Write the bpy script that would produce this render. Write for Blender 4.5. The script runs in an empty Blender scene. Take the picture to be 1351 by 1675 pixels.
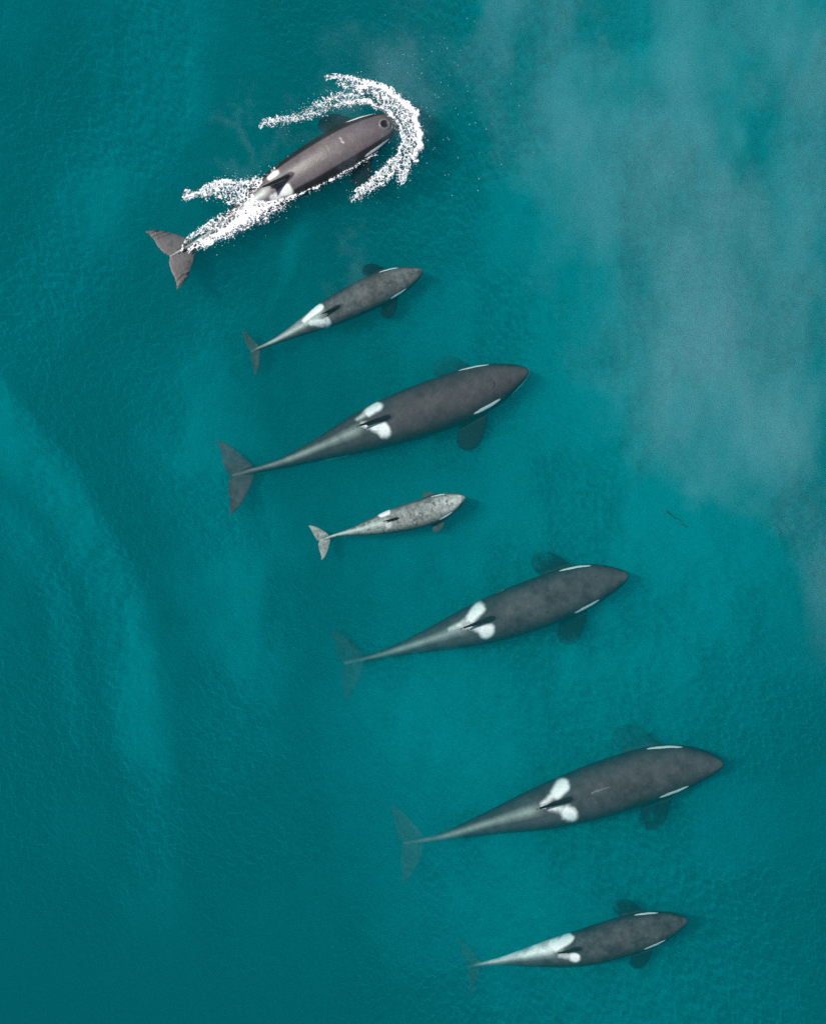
import bpy, math, random
import numpy as np
from mathutils import Vector

random.seed(7)
RNG = np.random.default_rng(11)
scene = bpy.context.scene
COL = scene.collection
R = math.radians

# ------------------------------------------------------------------ camera, sky, sun, exposure
CAM_H = 60.0            # drone height over the water, metres
FIELD = 18.0            # metres of sea across the frame
PXW, PXH = 1351.0, 1675.0
SUN_EL, SUN_AZ = 64.0, -72.0      # azimuth from +Y towards +X

cam_d = bpy.data.cameras.new('drone_camera')
cam = bpy.data.objects.new('drone_camera', cam_d)
COL.objects.link(cam)
cam.location = (0, 0, CAM_H)
cam.rotation_euler = (0, 0, 0)
cam_d.sensor_fit = 'HORIZONTAL'
cam_d.angle = 2 * math.atan(FIELD / 2 / CAM_H)
cam_d.clip_end = 3000
scene.camera = cam

world = bpy.data.worlds.new('World')
scene.world = world
world.use_nodes = True
wn = world.node_tree
sky = wn.nodes.new('ShaderNodeTexSky')
sky.sky_type = 'NISHITA'
sky.sun_disc = False
sky.sun_elevation = R(SUN_EL)
sky.sun_rotation = R(SUN_AZ)
bg = wn.nodes['Background']
wn.links.new(sky.outputs['Color'], bg.inputs['Color'])
bg.inputs['Strength'].default_value = 0.08

sun_d = bpy.data.lights.new('sun', 'SUN')
sun_d.energy = 4.0
sun_d.angle = R(0.5)
sun_d.color = (1.0, 0.95, 0.88)
sun = bpy.data.objects.new('sun', sun_d)
COL.objects.link(sun)
d = Vector((math.sin(R(SUN_AZ)) * math.cos(R(SUN_EL)), math.cos(R(SUN_AZ)) * math.cos(R(SUN_EL)), math.sin(R(SUN_EL))))
sun.rotation_euler = d.to_track_quat('Z', 'Y').to_euler()
sun.location = d * 60

scene.view_settings.view_transform = 'Standard'
scene.view_settings.look = 'None'
scene.view_settings.gamma = 1
scene.view_settings.exposure = 0.08
scene.render.engine = 'CYCLES'
scene.cycles.max_bounces = 8
scene.cycles.volume_bounces = 5
scene.cycles.diffuse_bounces = 2
scene.cycles.glossy_bounces = 2
scene.cycles.transparent_max_bounces = 16
scene.cycles.use_denoising = False
scene.cycles.use_adaptive_sampling = False


# ------------------------------------------------------------------ helpers
def W(px, py, z=0.0):
    """photo pixel -> world point at height z below the drone"""
    k = FIELD / PXW * (CAM_H - z) / CAM_H
    return np.array(((px - PXW / 2) * k, (PXH / 2 - py) * k, z))


def smooth(a, b, x):
    t = np.clip((x - a) / (b - a), 0, 1)
    return t * t * (3 - 2 * t)


def _hash(ix, iy, iz, seed):
    h = (ix.astype(np.int64) * 374761393 + iy.astype(np.int64) * 668265263 + iz.astype(np.int64) * 2147483647 + seed * 974711) & 0xFFFFFFFF
    h = ((h ^ (h >> 13)) * 1274126177) & 0xFFFFFFFF
    h = ((h ^ (h >> 16)) * 2246822519) & 0xFFFFFFFF
    h = h ^ (h >> 15)
    return (h & 0xFFFFFF) / float(0xFFFFFF)


def vnoise(x, y, z, seed=0):
    """value noise 0..1"""
    x, y, z = np.broadcast_arrays(np.asarray(x, float), np.asarray(y, float), np.asarray(z, float))
    ix, iy, iz = np.floor(x), np.floor(y), np.floor(z)
    fx, fy, fz = x - ix, y - iy, z - iz
    fx, fy, fz = [f * f * f * (f * (f * 6 - 15) + 10) for f in (fx, fy, fz)]
    out = 0
    for dx in (0, 1):
        for dy in (0, 1):
            for dz in (0, 1):
                w = (fx if dx else 1 - fx) * (fy if dy else 1 - fy) * (fz if dz else 1 - fz)
                out = out + w * _hash(ix + dx, iy + dy, iz + dz, seed)
    return out


def fbm(x, y, z=0.0, seed=0, octv=4, gain=0.5):
    s, a, n = 0, 1.0, 0
    for o in range(octv):
        s = s + a * vnoise(np.asarray(x) * 2 ** o + 17.3 * o, np.asarray(y) * 2 ** o + 9.1 * o, np.asarray(z) * 2 ** o, seed + o)
        n += a
        a *= gain
    return s / n


def worley(x, y, seed=0):
    """F1, F2 on unit cells"""
    ix, iy = np.floor(x), np.floor(y)
    f1 = np.full(x.shape, 9.0)
    f2 = np.full(x.shape, 9.0)
    zz = np.zeros_like(ix)
    for dx in (-1, 0, 1):
        for dy in (-1, 0, 1):
            cx, cy = ix + dx, iy + dy
            qx = cx + _hash(cx, cy, zz, seed)
            qy = cy + _hash(cx, cy, zz + 5, seed)
            dd = np.hypot(x - qx, y - qy)
            f2 = np.where(dd < f1, f1, np.minimum(f2, dd))
            f1 = np.minimum(f1, dd)
    return f1, f2


def mesh_obj(name, verts, faces, mat=None, parent=None, smooth_shade=True):
    me = bpy.data.meshes.new(name)
    me.from_pydata([tuple(v) for v in verts] if not isinstance(verts, np.ndarray) else verts.tolist(), [],
                   faces.tolist() if isinstance(faces, np.ndarray) else faces)
    me.update()
    if smooth_shade:
        me.polygons.foreach_set('use_smooth', [True] * len(me.polygons))
    o = bpy.data.objects.new(name, me)
    COL.objects.link(o)
    if mat:
        me.materials.append(mat)
    if parent:
        o.parent = parent
    return o


def tag(o, label, cat, group=None):
    o['label'] = label
    o['category'] = cat
    if group:
        o['group'] = group
    return o


# ------------------------------------------------------------------ materials
def volume_mat(name, scatter, absorb, g=0.0):
    m = bpy.data.materials.new(name)
    m.use_nodes = True
    nt = m.node_tree
    nt.nodes.clear()
    out = nt.nodes.new('ShaderNodeOutputMaterial')
    ds, da = max(scatter), max(absorb)
    sc = nt.nodes.new('ShaderNodeVolumeScatter')
    sc.inputs['Color'].default_value = (*[c / ds for c in scatter], 1)
    sc.inputs['Density'].default_value = ds
    sc.inputs['Anisotropy'].default_value = g
    last = sc.outputs[0]
    if da > 0:
        ab = nt.nodes.new('ShaderNodeVolumeAbsorption')
        ab.inputs['Color'].default_value = (*[1 - c / da for c in absorb], 1)
        ab.inputs['Density'].default_value = da
        add = nt.nodes.new('ShaderNodeAddShader')
        nt.links.new(sc.outputs[0], add.inputs[0])
        nt.links.new(ab.outputs[0], add.inputs[1])
        last = add.outputs[0]
    nt.links.new(last, out.inputs['Volume'])
    return m


def skin_mat(name, rough, spec):
    m = bpy.data.materials.new(name)
    m.use_nodes = True
    nt = m.node_tree
    b = nt.nodes['Principled BSDF']
    at = nt.nodes.new('ShaderNodeAttribute')
    at.attribute_name = 'pigment_shade'
    tc = nt.nodes.new('ShaderNodeTexCoord')
    n1 = nt.nodes.new('ShaderNodeTexNoise')
    n1.inputs['Scale'].default_value = 22
    n1.inputs['Detail'].default_value = 6
    nt.links.new(tc.outputs['Object'], n1.inputs['Vector'])
    ramp = nt.nodes.new('ShaderNodeMapRange')
    ramp.inputs['From Min'].default_value = 0.3
    ramp.inputs['From Max'].default_value = 0.7
    ramp.inputs['To Min'].default_value = 0.86
    ramp.inputs['To Max'].default_value = 1.14
    nt.links.new(n1.outputs['Fac'], ramp.inputs['Value'])
    mul = nt.nodes.new('ShaderNodeMix')
    mul.data_type = 'RGBA'
    mul.blend_type = 'MULTIPLY'
    mul.inputs['Factor'].default_value = 1
    nt.links.new(at.outputs['Color'], mul.inputs['A'])
    nt.links.new(ramp.outputs['Result'], mul.inputs['B'])
    nt.links.new(mul.outputs['Result'], b.inputs['Base Color'])
    b.inputs['Roughness'].default_value = rough
    b.inputs['Specular IOR Level'].default_value = spec
    bump = nt.nodes.new('ShaderNodeBump')
    bump.inputs['Strength'].default_value = 0.25
    bump.inputs['Distance'].default_value = 0.02
    nt.links.new(n1.outputs['Fac'], bump.inputs['Height'])
    nt.links.new(bump.outputs['Normal'], b.inputs['Normal'])
    return m


def plain_mat(name, col, rough=0.6, noise=0.15, scale=30):
    m = bpy.data.materials.new(name)
    m.use_nodes = True
    nt = m.node_tree
    b = nt.nodes['Principled BSDF']
    tc = nt.nodes.new('ShaderNodeTexCoord')
    n1 = nt.nodes.new('ShaderNodeTexNoise')
    n1.inputs['Scale'].default_value = scale
    n1.inputs['Detail'].default_value = 4
    nt.links.new(tc.outputs['Object'], n1.inputs['Vector'])
    mx = nt.nodes.new('ShaderNodeMix')
    mx.data_type = 'RGBA'
    mx.inputs['A'].default_value = (*[c * (1 - noise) for c in col], 1)
    mx.inputs['B'].default_value = (*[min(1, c * (1 + noise)) for c in col], 1)
    nt.links.new(n1.outputs['Fac'], mx.inputs['Factor'])
    nt.links.new(mx.outputs['Result'], b.inputs['Base Color'])
    b.inputs['Roughness'].default_value = rough
    return m


M_WATER = volume_mat('sea_water', (0.001, 0.148, 0.162), (0.44, 0.215, 0.20))
M_SWELL_CLOUD = volume_mat('clouded_swell_light', (0.001, 0.55, 0.60), (0.05, 0.0, 0.0))
M_SHEEN_MIST = volume_mat('sea_sheen_mist', (0.112, 0.178, 0.212), (0, 0, 0))
M_SKIN = skin_mat('orca_skin', 0.5, 0.07)
M_WET = skin_mat('wet_orca_skin', 0.45, 0.5)
M_FOAM = plain_mat('white_foam', (0.86, 0.87, 0.88), 0.55, 0.06, 40)
M_DARK = plain_mat('blowhole_black', (0.008, 0.007, 0.007), 0.35)
M_RIM = plain_mat('blowhole_rim', (0.16, 0.13, 0.13), 0.35)
M_RING = plain_mat('skin_ring', (0.03, 0.027, 0.029), 0.5)
M_WEED = plain_mat('kelp_brown', (0.012, 0.02, 0.012), 0.5)
M_BED = plain_mat('sea_bed_sand', (0.05, 0.06, 0.05), 0.9, 0.4, 0.3)


# ------------------------------------------------------------------ the sea
def box(name, x0, x1, y0, y1, z0, z1, mat):
    v = [(x, y, z) for z in (z0, z1) for y in (y0, y1) for x in (x0, x1)]
    f = [(0, 2, 3, 1), (4, 5, 7, 6), (0, 1, 5, 4), (2, 6, 7, 3), (0, 4, 6, 2), (1, 3, 7, 5)]
    return mesh_obj(name, v, f, mat, smooth_shade=False)


water = box('water', -400, 400, -400, 400, -9.2, 0, M_WATER)
water['kind'] = 'structure'

gx = np.concatenate([np.linspace(-420, -30, 14), np.linspace(-28, 28, 57), np.linspace(30, 420, 14)])
XX, YY = np.meshgrid(gx, gx)
ZZ = -8.2 + 0.5 * fbm(XX * 0.12, YY * 0.12, 0, 3)
n = len(gx)
idx = np.arange(n * n).reshape(n, n)
bed_f = np.stack([idx[:-1, :-1], idx[:-1, 1:], idx[1:, 1:], idx[1:, :-1]], -1).reshape(-1, 4)
bed = mesh_obj('sea_bed', np.stack([XX, YY, ZZ], -1).reshape(-1, 3), bed_f, M_BED)
bed['kind'] = 'structure'


def slab(name, PX, PY, h, z_top, mat, down=True, base=0.0):
    """closed lens-like body: thickness h(px,py) hanging under (or standing on) z_top"""
    ny, nx = h.shape
    k = FIELD / PXW
    X = (PX - PXW / 2) * k
    Y = (PXH / 2 - PY) * k
    keep = np.zeros((ny - 1, nx - 1), bool)
    for a in (h[:-1, :-1], h[1:, :-1], h[:-1, 1:], h[1:, 1:]):
        keep |= a > 0
    edge = h <= 0
    top = np.stack([X, Y, np.full_like(X, z_top) if np.isscalar(z_top) else z_top], -1).reshape(-1, 3)
    lo = top.copy()
    if down:
        lo[:, 2] -= h.reshape(-1)
    else:
        top[:, 2] += h.reshape(-1)
        lo[:, 2] -= base * h.reshape(-1)
    N = ny * nx
    i0 = np.arange(N).reshape(ny, nx)
    i1 = np.where(edge, i0, i0 + N)
    def tris(I):
        a, b, c, e = I[:-1, :-1][keep], I[1:, :-1][keep], I[1:, 1:][keep], I[:-1, 1:][keep]
        return np.concatenate([np.stack([a, b, c], -1), np.stack([a, c, e], -1)])
    ft, fb = tris(i0), tris(i1)
    solid = (ft != fb).any(1)              # no thickness, no face
    F = np.concatenate([ft[solid], fb[solid][:, ::-1]])
    V = np.concatenate([top, lo])
    used = np.zeros(2 * N, bool)
    used[F.reshape(-1)] = True
    remap = np.cumsum(used) - 1
    return mesh_obj(name, V[used], remap[F], mat)


def stroke(PX, PY, pts, widths, strength=None, soft=False):
    """soft brush along a polyline: 0..1 field"""
    out = np.zeros_like(PX)
    if strength is None:
        strength = [1.0] * len(pts)
    for (a, b, wa, wb, sa, sb) in zip(pts[:-1], pts[1:], widths[:-1], widths[1:], strength[:-1], strength[1:]):
        ax, ay = a
        bx, by = b
        dx, dy = bx - ax, by - ay
        t = np.clip(((PX - ax) * dx + (PY - ay) * dy) / (dx * dx + dy * dy + 1e-9), 0, 1)
        dist = np.hypot(PX - ax - t * dx, PY - ay - t * dy)
        wdt = wa + (wb - wa) * t
        f = np.clip(1 - (dist / wdt) ** 2, 0, 1)
        f = f * f if soft else f
        out = np.maximum(out, f * (sa + (sb - sa) * t))
    return out


# clouded water; light bands of the swell are shaped into it
gpx = np.concatenate([np.linspace(-900, -30, 30), np.linspace(-22, 1373, 440), np.linspace(1381, 2250, 30)])
gpy = np.concatenate([np.linspace(-900, -30, 30), np.linspace(-22, 1697, 540), np.linspace(1705, 2600, 30)])
PX, PY = np.meshgrid(gpx, gpy)
wx = PX + 90 * (fbm(PX / 300, PY / 300, 0, 21) - .5) * 2
wy = PY + 90 * (fbm(PX / 300, PY / 300, 4, 22) - .5) * 2


def band(pts, w, s):
    return stroke(wx, wy, pts, [w] * len(pts) if np.isscalar(w) else w, [s] * len(pts) if np.isscalar(s) else s, True)


cloudy = (1.0 * band([(1250, -700), (1180, 300), (1000, 900), (900, 1200), (1100, 2300)], [700, 620, 520, 420, 350], [1, .9, .62, .4, .1])
          + 0.45 * band([(230, -100), (240, 150), (130, 330), (60, 560)], 110, [.4, .7, .6, .2])
          + 0.28 * band([(330, 560), (330, 700), (420, 900), (400, 1200)], [120, 120, 130, 110], [.5, .8, .6, .3])
          + 0.35 * band([(520, 380), (470, 440), (430, 520)], [40, 30, 20], [.7, .8, .3]))
cloudy = cloudy * (0.55 + 0.9 * fbm(PX / 150, PY / 230, 0, 31, 5)) + 0.10 * smooth(1750, 1100, PY - PX * .25)
cloudy *= 0.85 + 0.3 * fbm(PX / 22, PY / 22, 0, 41, 2)
# light on the swell, shaped as smooth curved bands
wx = PX + 26 * (fbm(PX / 170, PY / 220, 7, 23) - .5) * 2
wy = PY
arcs = (0.64 * band([(-80, 600), (0, 705), (70, 790), (130, 880), (175, 970), (205, 1070), (225, 1170), (238, 1290), (246, 1420), (250, 1560)], [62, 62, 60, 58, 58, 60, 64, 70, 76, 80], [.8, .95, 1, .95, .85, .7, .5, .32, .15, 0])
        + 0.28 * band([(-40, 800), (30, 880), (70, 960), (98, 1050), (112, 1150), (118, 1280)], [44, 44, 42, 42, 40, 40], [.4, .7, .8, .8, .5, 0])
        + 0.17 * band([(180, 520), (260, 640), (330, 780), (375, 920), (395, 1080), (400, 1250)], [80, 85, 85, 80, 75, 70], [0, .7, .9, .9, .6, 0])
        + 0.20 * band([(560, 1020), (680, 1180), (760, 1260)], [90, 100, 80], [.2, 1, .2]))
cloudy = cloudy + arcs * (.7 + .6 * fbm(PX / 60, PY / 130, 0, 33, 3))
fine = fbm(PX / 6.5, PY / 6.5, 0, 43, 3, .7)
h = np.clip(cloudy, 0, 2) * 2.0 * (.65 + .7 * fine)
h[0, :] = h[-1, :] = 0
h[:, 0] = h[:, -1] = 0
patch = smooth(.35, .65, fbm(PX / 120, PY / 170, 0, 44, 4))
ztop = -0.55 - (.25 + 1.1 * patch) * fine - .35 * fbm(PX / 30, PY / 45, 0, 45, 3)
swell_cloud = slab('clouded_swell_light', PX, PY, h, ztop, M_SWELL_CLOUD)
swell_cloud['kind'] = 'stuff'

# haze volume added for sky sheen, upper right; breath hanging at the surfacing head
gpx = np.linspace(200, 2000, 360)
gpy = np.linspace(-650, 1250, 380)
PX, PY = np.meshgrid(gpx, gpy)
wx = PX + 230 * (fbm(PX / 200, PY / 240, 0, 51, 6, .6) - .5) * 2
wy = PY + 230 * (fbm(PX / 200, PY / 240, 4, 52, 6, .6) - .5) * 2
sheen_mist = (1.0 * band([(1750, -650), (1500, 100), (1420, 500), (1390, 850)], [620, 520, 400, 240], [1, 1, 1, .8])
        + 0.8 * band([(930, -600), (980, 0), (1020, 300), (1100, 520), (1180, 640)], [380, 280, 260, 240, 190], [1, .95, .95, .95, .6])
         + 0.45 * band([(590, 320), (572, 345), (552, 375), (520, 410)], [24, 30, 26, 20], [.6, 1, .9, .3])
         + 0.3 * band([(560, 175), (500, 188), (440, 205)], [24, 24, 18], [.8, .9, .4])
         + 1.0 * band([(650, -300), (640, 0), (715, 110), (775, 215)], [220, 150, 95, 70], [.6, .75, .8, .3]))
sheen_mist = 1.15 * (1 - np.exp(-.95 * sheen_mist)) * np.clip(2.7 * (fbm(PX / 125, PY / 240, 0, 61, 6, .56) - .285), .06, 1.3)
h = np.clip(sheen_mist, 0, 1.6) * 1.5
h[h < .01] = 0
h[0, :] = h[-1, :] = 0
h[:, 0] = h[:, -1] = 0
sheen_mist_o = slab('sheen_mist', PX, PY, h, 0.5, M_SHEEN_MIST, down=False)
sheen_mist_o['kind'] = 'stuff'


# ------------------------------------------------------------------ one orca, straight, 1 m long, snout at x=0, tail at x=-1
S_ = [0, .004, .012, .03, .06, .1, .15, .2, .26, .32, .4, .47, .54, .6, .66, .72, .78, .84, .9, .95, .985]
HW = [.0005, .010, .017, .029, .044, .060, .073, .080, .083, .084, .082, .0760, .0685, .0585, .0470, .0355, .0245, .0160, .0108, .0090, .0050]
ZT = [-.001, .007, .012, .022, .034, .047, .060, .070, .078, .083, .084, .081, .075, .067, .058, .049, .040, .030, .020, .012, .004]
ZB = [-.002, -.009, -.016, -.027, -.041, -.056, -.070, -.079, -.086, -.090, -.090, -.085, -.077, -.068, -.059, -.050, -.041, -.031, -.020, -.012, -.004]


def prof(tab, s):
    return np.interp(s, S_, tab)


def build_proto():
    V, F = [], []

    def grid_closed(rings):
        base = len(V)
        n = len(rings[0])
        for r in rings:
            V.extend(r)
        for i in range(len(rings) - 1):
            for j in range(n):
                a, b = base + i * n + j, base + i * n + (j + 1) % n
                F.append((a, b, b + n, a + n))
        F.append(tuple(base + j for j in range(n))[::-1])
        F.append(tuple(base + (len(rings) - 1) * n + j for j in range(n)))

    # trunk
    ss = np.concatenate([np.linspace(0, .03, 12), np.linspace(.04, .985, 90)])
    ns = 56
    rings = []
    for s in ss:
        w, t, b = prof(HW, s), prof(ZT, s), prof(ZB, s)
        mid = (t + b) / 2
        hh = (t - b) / 2
        r = []
        for j in range(ns):
            a = 2 * math.pi * j / ns
            e = .9 + 0.02 * smooth(.55, .8, s)
            cx, cz = math.sin(a), math.cos(a)
            p = 0.86
            r.append((-s, w * math.copysign(abs(cx) ** (p if s < .6 else 1.15), cx), mid + hh * math.copysign(abs(cz) ** e, cz)))
        rings.append(r)
    grid_closed(rings)

    def fin(le, te, place, thick, nt=22, nc=20):
        """le, te: functions t -> chordwise coordinate (forward positive); place(chord, t, off) -> point"""
        rings = []
        for i in range(nt + 1):
            t = i / nt
            a, b = le(t), te(t)
            r = []
            for j in range(nc):
                ph = 2 * math.pi * j / nc
                c = (1 + math.cos(ph)) / 2
                th = thick(t) * math.sin(ph) * (0.45 + 0.55 * c)
                r.append(place(b + (a - b) * c, t, th))
            rings.append(r)
        grid_closed(rings)

    # dorsal fin: falcate
    le = lambda t: -.435 - .105 * t ** 1.15 - .03 * t ** 3
    te = lambda t: -.545 + .0 * t - .020 * t - .012 * math.sin(math.pi * t) * -1
    hgt = .046
    fin(lambda t: np.interp(t, [0, .2, .5, .8, .95, 1], [-.405, -.437, -.482, -.530, -.560, -.577]),
        lambda t: np.interp(t, [0, .2, .5, .8, .95, 1], [-.556, -.548, -.548, -.562, -.576, -.583]),
        lambda c, t, o: (c, o, .065 + (hgt + .015) * t), lambda t: .0140 * (1 - .65 * t))

    # flukes: one blade each side
    for sg in (1, -1):
        fin(lambda t: np.interp(t, [0, .1, .25, .5, .75, .92, 1], [-.918, -.928, -.940, -.960, -.986, -1.010, -1.031]),
            lambda t: np.interp(t, [0, .06, .15, .35, .6, .85, 1], [-1.008, -1.014, -1.021, -1.026, -1.027, -1.032, -1.039]),
            lambda c, t, o, sg=sg: (c, sg * t * .122, o + .0), lambda t: .0075 * (1 - .55 * t))
    # flippers: rounded paddles
    droop, sweep = R(8), R(30)
    for sg in (1, -1):
        def place(c, t, o, sg=sg):
            u = t * .138
            out = u * math.cos(sweep) + c * math.sin(sweep) * .9
            fwd = c * math.cos(sweep) - u * math.sin(sweep)
            return (-.200 + fwd, sg * (.045 + out * math.cos(droop) + o * math.sin(droop)),
                    -.024 - out * math.sin(droop) + o * math.cos(droop) + .25 * fwd)
        fin(lambda t: np.interp(t, [0, .15, .35, .6, .8, .92, .98, 1], [.034, .041, .047, .049, .044, .033, .018, .003]),
            lambda t: np.interp(t, [0, .15, .35, .6, .8, .92, .98, 1], [-.034, -.042, -.050, -.054, -.049, -.037, -.020, -.003]),
            place, lambda t: .011 * (1 - .4 * t))
    SC = 6.5
    me = bpy.data.meshes.new('orca_rest')
    me.from_pydata([(x * SC, y * SC, z * SC) for x, y, z in V], [], F)
    me.update()
    o = bpy.data.objects.new('orca_rest', me)
    COL.objects.link(o)
    rm = o.modifiers.new('remesh', 'REMESH')
    rm.mode = 'VOXEL'
    rm.voxel_size = 0.019
    sm = o.modifiers.new('smooth', 'SMOOTH')
    sm.factor = .5
    sm.iterations = 5
    dg = bpy.context.evaluated_depsgraph_get()
    ev = bpy.data.meshes.new_from_object(o.evaluated_get(dg))
    bpy.data.objects.remove(o)
    co = np.empty(len(ev.vertices) * 3)
    ev.vertices.foreach_get('co', co)
    return ev, co.reshape(-1, 3) / SC


PROTO, PV = build_proto()
print('orca verts', len(PV))


def spine(pts, zs):
    """smooth 3-D centre line from photo pixels and depths -> 400 samples by arc length, and its length"""
    P = np.array([W(px, py, z) for (px, py), z in zip(pts, zs)])
    t = np.concatenate([[0], np.cumsum(np.linalg.norm(np.diff(P, axis=0), axis=1))])
    tt = np.linspace(0, t[-1], 600)
    Q = np.stack([np.interp(tt, t, P[:, i]) for i in range(3)], -1)
    kern = np.exp(-.5 * (np.arange(-60, 61) / 24.0) ** 2)
    kern /= kern.sum()
    pad0 = Q[0] + (Q[1] - Q[0]) * np.arange(-60, 0)[:, None]
    pad1 = Q[-1] + (Q[-1] - Q[-2]) * np.arange(1, 61)[:, None]
    QQ = np.concatenate([pad0, Q, pad1])
    Q = np.stack([np.convolve(QQ[:, i], kern, 'valid') for i in range(3)], -1)
    a = np.concatenate([[0], np.cumsum(np.linalg.norm(np.diff(Q, axis=0), axis=1))])
    L = a[-1]
    s = np.linspace(0, 1, 401)
    return np.stack([np.interp(s * L, a, Q[:, i]) for i in range(3)], -1), L


def capsule(x, y, a, b, wa, wb, soft=.006):
    dx, dy = b[0] - a[0], b[1] - a[1]
    t = np.clip(((x - a[0]) * dx + (y - a[1]) * dy) / (dx * dx + dy * dy + 1e-12), 0, 1)
    dist = np.hypot(x - a[0] - t * dx, y - a[1] - t * dy)
    w = wa + (wb - wa) * t
    return 1 - smooth(-soft, soft, dist - w)


def make_orca(label, pts, back, roll=0.0, girth=1.0, fluke=0.0, skin=(.05, .045, .047), patches=(), ridge=.5,
              mottle=.3, pale=0.0, eye=1.0, chin=0.0, flank=0.0, stock_pale=0.0, finh=1.0, flip=(25, 20, .85), seed=0, mat=None, fluke_pale=0.0, fluke_skin=None, fluke_w=1.0, flank_shade=(26, 76, .68), fluke_roll=0.0, flipper=1.0, eye_s=(.112, .212)):
    s_back = np.linspace(0, 1, len(pts))
    # arc position of each measured point, to turn the depth of the back into the depth of the centre line
    P2 = np.array(pts, float)
    al = np.concatenate([[0], np.cumsum(np.hypot(*np.diff(P2, axis=0).T))])
    al /= al[-1]
    L0 = np.hypot(*(P2[0] - P2[-1])) * FIELD / PXW
    bd = np.interp(al, [b[0] for b in back], [b[1] for b in back])
    zs = -bd - prof(ZT, np.clip(al, 0, .985)) * L0 * girth
    C, L = spine(pts, zs)
    T = np.gradient(C, axis=0)
    T /= np.linalg.norm(T, axis=1)[:, None]                  # towards the tail
    T = -T                                                   # towards the snout
    Nl = np.cross(np.array([0, 0, 1.0]), T)
    Nl /= np.linalg.norm(Nl, axis=1)[:, None]
    B = np.cross(T, Nl)
    x, y, z = PV[:, 0].copy(), PV[:, 1].copy(), PV[:, 2].copy()
    s = -x
    # skin colour with flank shade painted in, from the straight animal
    hw = np.maximum(prof(HW, np.clip(s, 0, .985)), .004)
    zt, zb = prof(ZT, np.clip(s, 0, .985)), prof(ZB, np.clip(s, 0, .985))
    th = np.degrees(np.arctan2(np.abs(y) / hw, (z - (zt + zb) / 2) / np.maximum((zt - zb) / 2, .004)))
    is_fin = (z > zt + .006) & (s > .4) & (s < .62)
    is_fluke = (s > .935) & (np.abs(y) > hw * 1.3)
    is_flip = (np.abs(y) > hw * 1.12) & (s > .1) & (s < .42)
    plain = is_fin | is_fluke | is_flip
    nz = fbm(x * 26, y * 26, z * 26, seed, 4, .6)
    nz2 = fbm(x * 60, y * 60, z * 60, seed + 9, 3, .6)
    caustic_net = np.abs(fbm(x * 34 + 3 * nz, y * 34 + 3 * nz2, z * 34, seed + 4, 3) - .5) * 2  # caustic light network, painted into pale skin
    col = np.array(skin)[None, :] * (1 + mottle * ((nz - .5) * 2 + (nz2 - .5) * 1.2))[:, None]  # skin mottling, with rippled water light painted in
    if pale > 0:
        pal = .22 + np.clip(1.5 - caustic_net * 4.2, 0, 1) * .7 + .4 * smooth(.35, .7, nz2) * (.4 + nz)
        pal = pal * pale * (0.45 + .55 * (1 - smooth(.0, .3, s)) + .25 * smooth(.5, .7, s)) * (1 - smooth(70, 110, th))
        col = col + np.array((.40, .45, .41))[None, :] * np.clip(pal, 0, 1)[:, None]
    white = np.array((.92, .93, .90))
    wgt = np.zeros(len(x))
    jit = (fbm(x * 40, y * 40, z * 40, seed + 30, 3) - .5)
    nzl = fbm(x * 14, y * 14, z * 14, seed + 77, 2)
    up = (z > (zt + zb) / 2 - .01) & ~is_fin
    # saddle patches: measured in the photo, brought into the animal's own frame
    Lpx = L / (FIELD / PXW)
    Cpx = np.array([(c[0] / (FIELD / PXW * (CAM_H - c[2]) / CAM_H) + PXW / 2, PXH / 2 - c[1] / (FIELD / PXW * (CAM_H - c[2]) / CAM_H)) for c in C])

    def local(p):
        dd = np.hypot(Cpx[:, 0] - p[0], Cpx[:, 1] - p[1])
        i = int(np.argmin(dd))
        tdir = Cpx[max(i - 3, 0)] - Cpx[min(i + 3, 400)]
        tdir /= np.hypot(*tdir)
        off = np.array(p) - Cpx[i]
        lat = -(tdir[0] * off[1] - tdir[1] * off[0])           # left of travel is up in the picture
        return (-i / 400, lat / Lpx / girth)
    for (a, b, wa, wb, amt) in patches:
        f = capsule(x + .012 * jit + .012 * (nzl - .5), y + .008 * jit + .010 * (nzl - .5), local(a), local(b), wa / Lpx, wb / Lpx, min(.0075, .8 * wa / Lpx))
        wgt = np.maximum(wgt, f * amt * up * (1 if amt > .95 else np.clip(.35 + 1.3 * nz2, 0, 1.1)))
    # pale keel along the tail stock, with its lit top painted in
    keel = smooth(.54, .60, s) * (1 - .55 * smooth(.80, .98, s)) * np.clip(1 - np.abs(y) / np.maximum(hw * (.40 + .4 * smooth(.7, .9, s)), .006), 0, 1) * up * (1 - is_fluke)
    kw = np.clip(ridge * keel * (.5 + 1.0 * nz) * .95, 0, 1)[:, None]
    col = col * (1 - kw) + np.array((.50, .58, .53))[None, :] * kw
    if stock_pale:
        sp = smooth(.53, .57, s) * (1 - smooth(.86, .97, s)) * smooth(-.15, .35, y / hw) * up  # lit left side of the stock, painted paler
        wgt = np.maximum(wgt, stock_pale * sp * np.clip(.35 + 1.1 * nz, 0, 1))
    # eye patch
    ec, er = (eye_s[0] + eye_s[1]) / 2, (eye_s[1] - eye_s[0]) / 2
    e = np.abs((s - ec) / er) ** 2.6 + ((th - 63) / 6.6) ** 2 + jit * .2
    wgt = np.maximum(wgt, eye * (1 - smooth(.85, 1.1, e)) * ~is_flip)
    # white chin, belly and flank lobe
    lim = np.interp(s, [0, .02, .06, .12, .2, .3, .45, .58, .64, .70, .76, .82], [120 - 26 * chin, 108 - 20 * chin, 104 - 14 * chin, 118, 140, 150, 150, 138, 104 - 14 * flank, 96 - 10 * flank, 112, 160])
    wgt = np.maximum(wgt, smooth(-3, 3, th - lim) * (s < .84) * ~is_flip)
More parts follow.
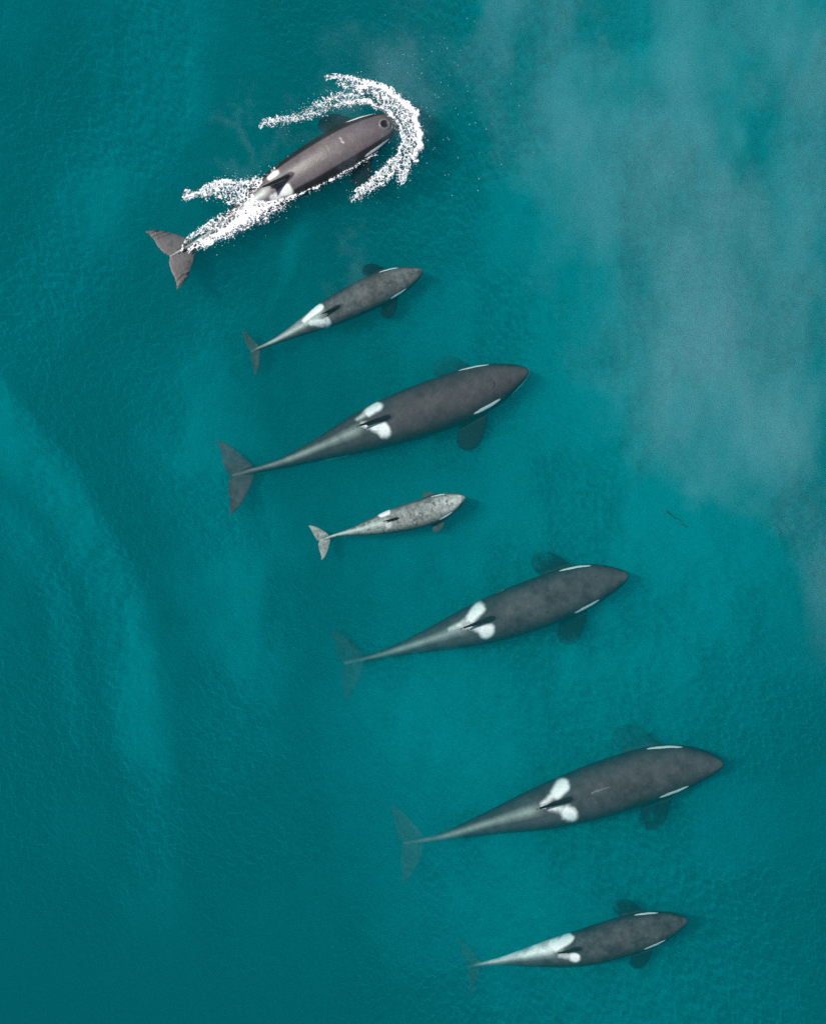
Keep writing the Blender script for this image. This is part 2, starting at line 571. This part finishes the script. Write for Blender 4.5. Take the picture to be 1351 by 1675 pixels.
    wgt = np.where(is_fin | is_flip, 0, wgt)
    wgt = np.clip(wgt, 0, 1)
    col = col * (1 - wgt)[:, None] + white[None, :] * wgt[:, None] * (.96 + .06 * nz2)[:, None]
    col = np.where(is_fin[:, None], np.array((.014, .013, .014))[None, :], col)
    shade_fac = 1 - flank_shade[2] * np.maximum(smooth(flank_shade[0], flank_shade[1], th), (1 - smooth(.035, .05, s)) * (flank_shade[2] > .7))  # flank shade and dark waterline rim painted into the skin
    col = np.where(plain[:, None], col, col * (shade_fac + (1 - shade_fac) * wgt)[:, None])
    col = np.where(is_flip[:, None], np.array((.006, .007, .009))[None, :] * (.7 + .6 * nz)[:, None], col)
    col = np.where(is_fluke[:, None], np.array(fluke_skin or skin)[None, :] * ((.25 + 1.5 * nz2) * (1 if not fluke_pale or pale else 1.15 - .55 * smooth(.48, .62, nz2) - .85 * smooth(-.1, .4, np.sin(np.abs(y) * 430 + x * 90 + 7 * nz)) * smooth(.066, .08, np.abs(y))))[:, None], col)  # ripple shadows painted as dark bars towards the fluke tips
    if pale > .5:
        col = np.where(is_flip[:, None], np.array((.10, .11, .10))[None, :] * (.4 + 1.2 * nz2)[:, None], col)
    if max(pale, fluke_pale) > 0:
        fl = (is_fluke * max(pale, fluke_pale) * np.clip(.35 + .8 * (nz2 - .3), 0, 1))[:, None]
        col = col + np.array((.36, .38, .34))[None, :] * fl
    # shape: flukes tilted, fin height, girth
    ex = np.clip(z - zt, 0, None) * ((s > .4) & (s < .62))
    z = z - ex * (1 - finh)
    out = np.where(is_flip, np.maximum(np.abs(y) - hw * 1.06, 0), 0)
    dr = np.where(y > 0, math.tan(R(flip[0])), math.tan(R(flip[1])))
    y = y - np.sign(y) * out * (1 - flip[2])
    z = z - out * dr * flip[2]
    x = np.where(is_flip, -.215 + (x + .215) * (.55 + .45 * flip[2]) - out * .22, x)
    piv = -.935
    ramp = smooth(.915, .955, s)
    wide = smooth(.8, 2.2, np.abs(y) / hw) * (s > .9)
    x = x + wide * (fluke_w - 1) * (x + 1.02)
    ca, sa = np.cos(fluke * ramp), np.sin(fluke * ramp)
    dx = x - piv
    x, z = np.where(ramp > 0, piv + dx * ca - z * sa, x), np.where(ramp > 0, dx * sa + z * ca, z)
    s = -x
    gs = 1 + (girth - 1) * (1 - smooth(.75, .95, s))
    y, z = y * np.where(is_fluke, 1, gs), z * gs
    rr = roll + fluke_roll * smooth(.8, .98, s)
    y, z = y * np.cos(rr) - z * np.sin(rr), y * np.sin(rr) + z * np.cos(rr)
    f = np.clip(s, 0, 1) * 400
    i0 = np.clip(f.astype(int), 0, 399)
    fr = (f - i0)[:, None]
    lerp = lambda A: A[i0] * (1 - fr) + A[i0 + 1] * fr
    extra = (np.clip(s, 0, 1) - s)[:, None] * L
    Pw = lerp(C) + lerp(T) * extra + lerp(Nl) * (y * L)[:, None] + lerp(B) * (z * L)[:, None]
    origin = C[160].copy()
    me = PROTO.copy()
    me.name = 'orca'
    me.vertices.foreach_set('co', (Pw - origin).reshape(-1))
    me.polygons.foreach_set('use_smooth', [True] * len(me.polygons))
    at = me.color_attributes.new('pigment_shade', 'FLOAT_COLOR', 'POINT')
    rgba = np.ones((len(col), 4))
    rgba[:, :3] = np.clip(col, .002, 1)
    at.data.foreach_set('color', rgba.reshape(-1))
    me.materials.clear()
    me.materials.append(mat or M_SKIN)
    me.update()
    o = bpy.data.objects.new('orca', me)
    COL.objects.link(o)
    o.location = origin
    tag(o, label, 'orca', 'orcas swimming abreast')
    print(label[:40], 'L=%.2f' % L, 'top z %.2f' % Pw[:, 2].max(), 'min z %.2f' % Pw[:, 2].min())

    def at_back(sv, yo=0.0):
        i = int(sv * 400)
        zz = prof(ZT, sv) * girth * L
        return C[i] + Nl[i] * (yo * L * math.cos(roll)) + B[i] * zz, T[i], Nl[i], B[i], L
    o_info = at_back
    return o, origin, o_info


def zo(scale, ox, oy, pts):
    return [(ox + x / scale, oy + y / scale) for x, y in pts]


def strokes(scale, ox, oy, lst):
    return [((ox + a[0] / scale, oy + a[1] / scale), (ox + b[0] / scale, oy + b[1] / scale), wa / scale, wb / scale, amt) for a, b, wa, wb, amt in lst]


# the surfacing adult
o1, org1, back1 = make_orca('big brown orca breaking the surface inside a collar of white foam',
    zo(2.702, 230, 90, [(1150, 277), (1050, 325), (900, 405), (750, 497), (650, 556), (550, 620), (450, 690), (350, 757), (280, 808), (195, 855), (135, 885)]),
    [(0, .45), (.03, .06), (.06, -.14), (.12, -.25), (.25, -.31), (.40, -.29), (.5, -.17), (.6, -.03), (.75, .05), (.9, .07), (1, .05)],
    flank_shade=(36, 43, .85), skin=(.118, .101, .104), patches=strokes(4.22, 400, 100, [((235, 780), (190, 825), 26, 16, 1), ((330, 895), (290, 925), 34, 26, 1), ((290, 925), (200, 965), 26, 14, .8), ((672, 552), (700, 582), 5, 4, .5), ((600, 640), (580, 600), 4, 3, .12)]),
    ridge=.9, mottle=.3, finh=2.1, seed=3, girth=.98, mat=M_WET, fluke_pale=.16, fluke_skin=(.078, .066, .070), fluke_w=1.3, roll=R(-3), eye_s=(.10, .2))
# the others, from top to bottom of the photo
o2, org2, back2 = make_orca('young grey orca below the foaming one, its tail flukes tilted edge-on',
    zo(3.7528, 360, 410, [(1247, 120), (1050, 198), (850, 293), (700, 368), (600, 418), (480, 483), (350, 550), (235, 600), (165, 622)]),
    [(0, .45), (.15, .33), (.4, .32), (.7, .42), (.9, .55), (1, .7)],
    roll=R(-2), fluke=R(40), skin=(.075, .068, .070), patches=strokes(3.7528, 360, 410, [((607, 355), (520, 432), 28, 16, 1), ((655, 452), (560, 452), 28, 16, .75)]),
    ridge=.75, mottle=.55, pale=.16, seed=13, stock_pale=.25, flip=(30, 14, .8), fluke_skin=(.03, .045, .045))
o3, org3, back3 = make_orca('large dark orca with both flippers and grey tail flukes clear to see',
    zo(2.4125, 340, 560, [(1268, 110), (1100, 172), (960, 228), (800, 285), (650, 338), (550, 380), (450, 420), (300, 477), (165, 509), (98, 522)]),
    [(0, .45), (.15, .34), (.4, .36), (.7, .55), (.9, .7), (1, .8)],
    roll=R(-9), fluke=R(10), fluke_skin=(.05, .042, .048), skin=(.062, .053, .056), patches=strokes(2.4125, 340, 560, [((666, 267), (640, 285), 25, 20, 1), ((640, 285), (590, 322), 15, 6, .5), ((705, 366), (700, 364), 26, 26, 1), ((700, 362), (610, 342), 20, 7, .85)]),
    ridge=.5, mottle=.4, chin=1.3, flank=.9, seed=23, flip=(27, 8, .92))
o4, org4, back4 = make_orca('small pale mottled orca calf between two large dark adults',
    zo(4.503, 490, 780, [(1220, 148), (1080, 203), (950, 255), (800, 296), (650, 335), (520, 372), (400, 402), (250, 432), (150, 470)]),
    [(0, .22), (.2, .16), (.5, .20), (1, .35)],
    roll=R(-6), girth=1.08, fluke=R(8), skin=(.10, .105, .10), patches=strokes(4.503, 490, 780, [((645, 262), (600, 285), 24, 20, 1), ((655, 352), (650, 375), 26, 22, .35)]),
    ridge=1.0, mottle=.5, pale=.8, finh=.8, flip=(55, 45, .5))
o5, org5, back5 = make_orca('dark grey orca just below the calf, tail flukes lost in the murk',
    zo(2.598, 540, 880, [(1270, 158), (1100, 196), (900, 272), (700, 343), (600, 378), (450, 428), (300, 474), (200, 503), (75, 530)]),
    [(0, .6), (.15, .48), (.4, .48), (.6, .62), (.8, .95), (.92, 1.3), (1, 1.75)],
    roll=R(-5), fluke=R(-14), fluke_skin=(.012, .012, .014), skin=(.058, .057, .061), patches=strokes(2.598, 540, 880, [((636, 298), (600, 345), 27, 20, 1), ((600, 345), (510, 392), 15, 5, .7), ((700, 236), (735, 219), 4, 3, .7), ((667, 398), (664, 398), 31, 30, 1), ((660, 396), (575, 372), 20, 6, .7)]),
    ridge=.5, mottle=.6, seed=43, flip=(34, 24, .95))
o6, org6, back6 = make_orca('longest orca, dark with brown snout, second from the bottom of the line',
    zo(2.2517, 620, 1170, [(1270, 180), (1150, 185), (1000, 215), (850, 264), (700, 313), (500, 372), (350, 414), (250, 447), (160, 463), (95, 472)]),
    [(0, .55), (.15, .44), (.4, .44), (.7, .65), (.9, 1.1), (1, 1.7)],
    roll=R(-7), fluke=R(0), fluke_skin=(.008, .010, .010), fluke_pale=.14, skin=(.056, .054, .058), patches=strokes(2.2517, 620, 1170, [((674, 260), (650, 292), 27, 21, 1), ((650, 292), (600, 326), 15, 6, .8), ((785, 285), (850, 265), 2.5, 1.5, .16), ((704, 366), (698, 364), 29, 28, 1), ((698, 362), (600, 335), 20, 6, .8)]),
    ridge=.5, mottle=.55, flank=.7, seed=53, flip=(36, 38, .95))
o7, org7, back7 = make_orca('smaller orca at the bottom of the line with a pale mottled tail stock',
    zo(3.2167, 740, 1460, [(1240, 145), (1100, 180), (950, 218), (800, 264), (650, 302), (500, 326), (350, 350), (250, 366), (140, 382), (85, 390)]),
    [(0, .6), (.15, .47), (.4, .48), (.7, .65), (.9, 1.2), (1, 1.8)],
    roll=R(-8), fluke=R(0), fluke_skin=(.008, .010, .010), fluke_pale=.1, skin=(.056, .055, .058), patches=strokes(3.2167, 740, 1460, [((608, 236), (540, 292), 30, 22, 1), ((642, 343), (632, 342), 26, 25, 1), ((632, 341), (560, 332), 18, 8, .6)]),
    ridge=.5, mottle=.75, stock_pale=1.0, seed=63, flip=(48, 46, .8))


# ------------------------------------------------------------------ blowholes
def blowhole(o, origin, info, sv, yo, r, deep):
    P, T, Nl, B, L = info(sv, yo)
    V, F = [], []
    ns, rings = 28, []
    prof_ = [(1.7, -.16), (1.5, .10), (1.25, .26), (1.05, .26), (.95, .16), (.5, .10), (.15, .08)] if deep else [(1.25, -.1), (1.12, .06), (1.0, .1), (.88, .04), (.8, -.1)]
    for (rad, hh) in prof_:
        for j in range(ns):
            a = 2 * math.pi * j / ns
            V.append(P - origin + T * (r * rad * math.cos(a)) + Nl * (r * rad * .95 * math.sin(a)) + B * (r * hh + .004))
    for i in range(len(prof_) - 1):
        for j in range(ns):
            F.append((i * ns + j, i * ns + (j + 1) % ns, (i + 1) * ns + (j + 1) % ns, (i + 1) * ns + j))
    if deep:
        F.append(tuple((len(prof_) - 1) * ns + j for j in range(ns)))
    b = mesh_obj('blowhole', np.array(V), F, M_RIM if deep else M_RING, o)
    if deep:
        b.data.materials.append(M_DARK)
        for p in b.data.polygons:
            if p.index >= 3 * ns:
                p.material_index = 1
    return b


blowhole(o1, org1, back1, .10, 0, .085, True)
blowhole(o3, org3, back3, .125, 0, .10, False)


# ------------------------------------------------------------------ foam
gpx = np.arange(285, 705, .62)
gpy = np.arange(100, 425, .62)
PX, PY = np.meshgrid(gpx, gpy)
w1x = PX + 7 * (fbm(PX / 14, PY / 14, 0, 71, 3) - .5) * 2
w1y = PY + 7 * (fbm(PX / 14, PY / 14, 5, 72, 3) - .5) * 2
# pattern: lacy walls round bubbles, plus fine grain
f1, f2 = worley(w1x / 8.5, w1y / 8.5, 5)
g1, g2 = worley(w1x / 4.0 + 40, w1y / 4.0, 6)
lace = np.minimum(np.clip((f2 - f1) * 1.3, 0, 1), np.clip((g2 - g1) * 1.2 + .12, 0, 1))
pat = .66 * lace + .34 * fbm(PX / 2.6, PY / 2.6, 0, 81, 2)
rank = np.empty(pat.size)
rank[np.argsort(pat.ravel())] = np.linspace(0, 1, pat.size)
pat = rank.reshape(pat.shape)          # coverage: a strength of 0.4 leaves 40 % foam


def S(pts, w, s):
    return stroke(w1x, w1y, pts, w if not np.isscalar(w) else [w] * len(pts), s if not np.isscalar(s) else [s] * len(pts))


D = np.zeros_like(PX)
layers = [
    # outer bow wave: solid outer lip, then lace behind it
    ([(532, 124), (560, 124), (590, 129), (625, 141), (657, 161), (678, 186), (687, 212), (687, 236), (678, 258)],
     [2.5, 3, 4, 5.5, 7, 7, 7, 6, 5], [.35, .55, 1.0, 1.35, 1.5, 1.5, 1.5, 1.4, 1.0]),
    ([(560, 132), (590, 139), (620, 150), (650, 170), (669, 195), (676, 222), (670, 250), (661, 275), (652, 296)],
     [10, 12, 14, 15, 15, 15, 15, 12, 6], [.3, .4, .5, .58, .6, .6, .56, .52, .35]),
    ([(672, 250), (664, 275), (655, 297)], [4, 4, 3], [.9, .85, .6]),
    # inner arm, far side
    ([(426, 205), (455, 196), (490, 187), (520, 181), (550, 172), (575, 164)], [3, 4, 4, 4, 5, 6], [.5, .5, .36, .34, .5, .9]),
    ([(570, 165), (600, 165), (625, 175), (643, 188), (655, 205), (660, 224)], [5, 6, 6, 6, 6, 6], [1.15, 1.2, .95, .8, .7, .65]),
    ([(500, 178), (530, 166), (560, 156), (590, 150)], [8, 12, 14, 12], [.16, .26, .32, .4]),
    ([(440, 200), (480, 192), (530, 180)], [8, 9, 9], [.25, .25, .25]),
    # inner arm, near side: two ragged threads
    ([(664, 222), (657, 240), (650, 256), (645, 262)], [6, 5, 5, 4], [.75, .95, 1.0, .9]),
    ([(645, 258), (634, 271), (617, 286), (600, 300), (583, 316), (572, 326)], [5, 5, 5, 5, 4, 3], [.95, .8, .75, .7, .6, .35]),
    ([(652, 266), (640, 283), (622, 299), (605, 312)], [4, 4, 4, 3], [.7, .62, .6, .35]),
    ([(645, 265), (625, 285), (600, 306), (580, 322)], [11, 11, 10, 7], [.4, .42, .4, .2]),
    ([(655, 240), (650, 265), (652, 285)], [6, 7, 6], [.6, .6, .4]),
    # along the sides of the back
    ([(425, 300), (447, 284), (470, 270), (495, 254), (515, 241)], [8, 7, 6, 4, 3], [.55, .6, .5, .42, .3]),
    ([(495, 312), (520, 303), (548, 290), (575, 274), (600, 259), (618, 247)], [6, 5, 5, 4, 3, 2], [.8, .75, .65, .55, .5, .4]),
    # splash behind the dorsal fin, far side
    ([(303, 324), (301, 318), (306, 313), (314, 315)], [3, 3, 3, 3], [.9, 1.0, .9, .8]),
    ([(303, 321), (318, 318), (338, 305), (360, 299), (390, 296), (420, 296), (445, 293)], [4, 5, 5, 6, 6, 7, 10], [.9, .85, .85, 1.0, .85, .8, .9]),
    ([(335, 312), (365, 308), (395, 310), (430, 306)], [11, 15, 20, 20], [.45, .5, .52, .6]),
    ([(375, 330), (400, 326), (425, 320)], [9, 11, 12], [.4, .5, .6]),
    ([(296, 406), (308, 392), (322, 378), (336, 369), (358, 361)], [3, 3, 3, 4, 6], [.6, .7, .75, .75, .5]),
    ([(330, 378), (350, 366), (380, 350)], [8, 9, 11], [.35, .4, .5]),
    # water sheeting off the tail stock
    ([(455, 296), (440, 312), (415, 332), (390, 348)], [10, 12, 12, 10], [1.45, 1.5, 1.4, 1.2]),
    ([(478, 308), (455, 322), (425, 340), (395, 358), (365, 377), (335, 395), (312, 409)], [15, 17, 16, 14, 11, 7.5, 4], [1.2, 1.15, 1.2, 1.25, 1.2, 1.0, .85]),
    ([(392, 356), (365, 375), (335, 394)], [8, 8, 5], [1.5, 1.5, 1.1]),
    ([(462, 336), (440, 351), (415, 363), (385, 379), (360, 391)], [7, 7, 6, 5, 4], [.5, .5, .45, .45, .35]),
    ([(450, 280), (460, 276)], [9, 7], [1.3, 1.2]),
    ([(466, 318), (481, 313)], [10, 11], [1.4, 1.4]),
]
for li, (pts, w, s) in enumerate(layers):
    thin = .78 if li not in (0, 16, 17, 18, 19, 20, 21, 22) else 1.0
    D = np.maximum(D, S(pts, [a * thin for a in w], s))
D *= .62 + .55 * fbm(PX / 18, PY / 18, 0, 77, 3)
hf = np.clip(D * .86 - pat, 0, .6)
bub = .35 + .65 * fbm(PX / 2.5, PY / 2.5, 2, 91, 2)
hf = np.where(hf > 0, (.006 + np.minimum(hf, .4) * .05) * bub, 0)
hf[0, :] = hf[-1, :] = 0
hf[:, 0] = hf[:, -1] = 0
# foam rides on the sea and on the surfacing animal's back: it lies at the surface or just over the tail stock
foam = slab('foam', PX, PY, hf, 0.012, M_FOAM, down=False, base=.4)
foam['kind'] = 'stuff'
# bubbles driven under the foam, and the trail drifting off the near side
D2 = np.minimum(D * .8, .55)
hb = np.clip(D2 * .8 - np.roll(pat, 37, 1), 0, .6)
hb = np.where(hb > 0, .01 + hb * .03, 0)
hb[0, :] = hb[-1, :] = 0
hb[:, 0] = hb[:, -1] = 0
bubbles = slab('bubbles', PX, PY, hb, -0.34, M_FOAM)
bubbles['kind'] = 'stuff'

# fine drops flung round the splash
dv, df = [], []


def drop(c, r):
    b = len(dv)
    for v in ((1, 0, 0), (-1, 0, 0), (0, 1, 0), (0, -1, 0), (0, 0, .8), (0, 0, -.8)):
        dv.append((c[0] + v[0] * r, c[1] + v[1] * r, c[2] + v[2] * r))
    for q in ((0, 2, 4), (2, 1, 4), (1, 3, 4), (3, 0, 4), (2, 0, 5), (1, 2, 5), (3, 1, 5), (0, 3, 5)):
        df.append(tuple(b + i for i in q))


for pts, w, s in layers:
    P = np.array(pts, float)
    seg = np.hypot(*np.diff(P, axis=0).T)
    for _ in range(int(seg.sum() * 2.2)):
        i = random.choices(range(len(seg)), weights=seg)[0]
        t = random.random()
        c = P[i] * (1 - t) + P[i + 1] * t
        off = abs(random.gauss(0, 1)) * (w[i] * 1.0)
        a = random.uniform(0, 2 * math.pi)
        p = (c[0] + off * math.cos(a), c[1] + off * math.sin(a))
        drop(W(p[0], p[1], random.uniform(.0, .02)), random.uniform(.003, .0105))
for _ in range(90):
    p = (random.gauss(690, 70), random.gauss(170, 70))
    drop(W(p[0], p[1], .01), random.uniform(.005, .011))
spray = mesh_obj('spray', np.array(dv), df, M_FOAM)
spray['kind'] = 'stuff'

# ------------------------------------------------------------------ drifting kelp
def tube(V, F, pts, r0, r1, ns=8):
    base = len(V)
    P = np.array(pts)
    for i, p in enumerate(P):
        t = P[min(i + 1, len(P) - 1)] - P[max(i - 1, 0)]
        t /= np.linalg.norm(t)
        u = np.cross(t, (0, 0, 1.0))
        u /= np.linalg.norm(u) + 1e-9
        v = np.cross(t, u)
        r = r0 + (r1 - r0) * i / (len(P) - 1)
        for j in range(ns):
            a = 2 * math.pi * j / ns
            V.append(p + u * r * math.cos(a) * 1.6 + v * r * math.sin(a))
    for i in range(len(P) - 1):
        for j in range(ns):
            F.append((base + i * ns + j, base + i * ns + (j + 1) % ns, base + (i + 1) * ns + (j + 1) % ns, base + (i + 1) * ns + j))
    F.append(tuple(base + j for j in range(ns))[::-1])
    F.append(tuple(base + (len(P) - 1) * ns + j for j in range(ns)))


V, F = [], []
for pts in ([(1089, 833), (1093, 839), (1098, 842), (1104, 848), (1111, 849), (1114, 853)], [(1113, 856), (1119, 858), (1124, 863)]):
    tube(V, F, [W(px, py, -.95 - .04 * i) for i, (px, py) in enumerate(pts)], .013, .006)
V = np.array(V)
c = V.mean(0)
kelp = mesh_obj('kelp_strand', V - c, F, M_WEED)
kelp.location = c
tag(kelp, 'small dark strand of kelp drifting in open water', 'seaweed')
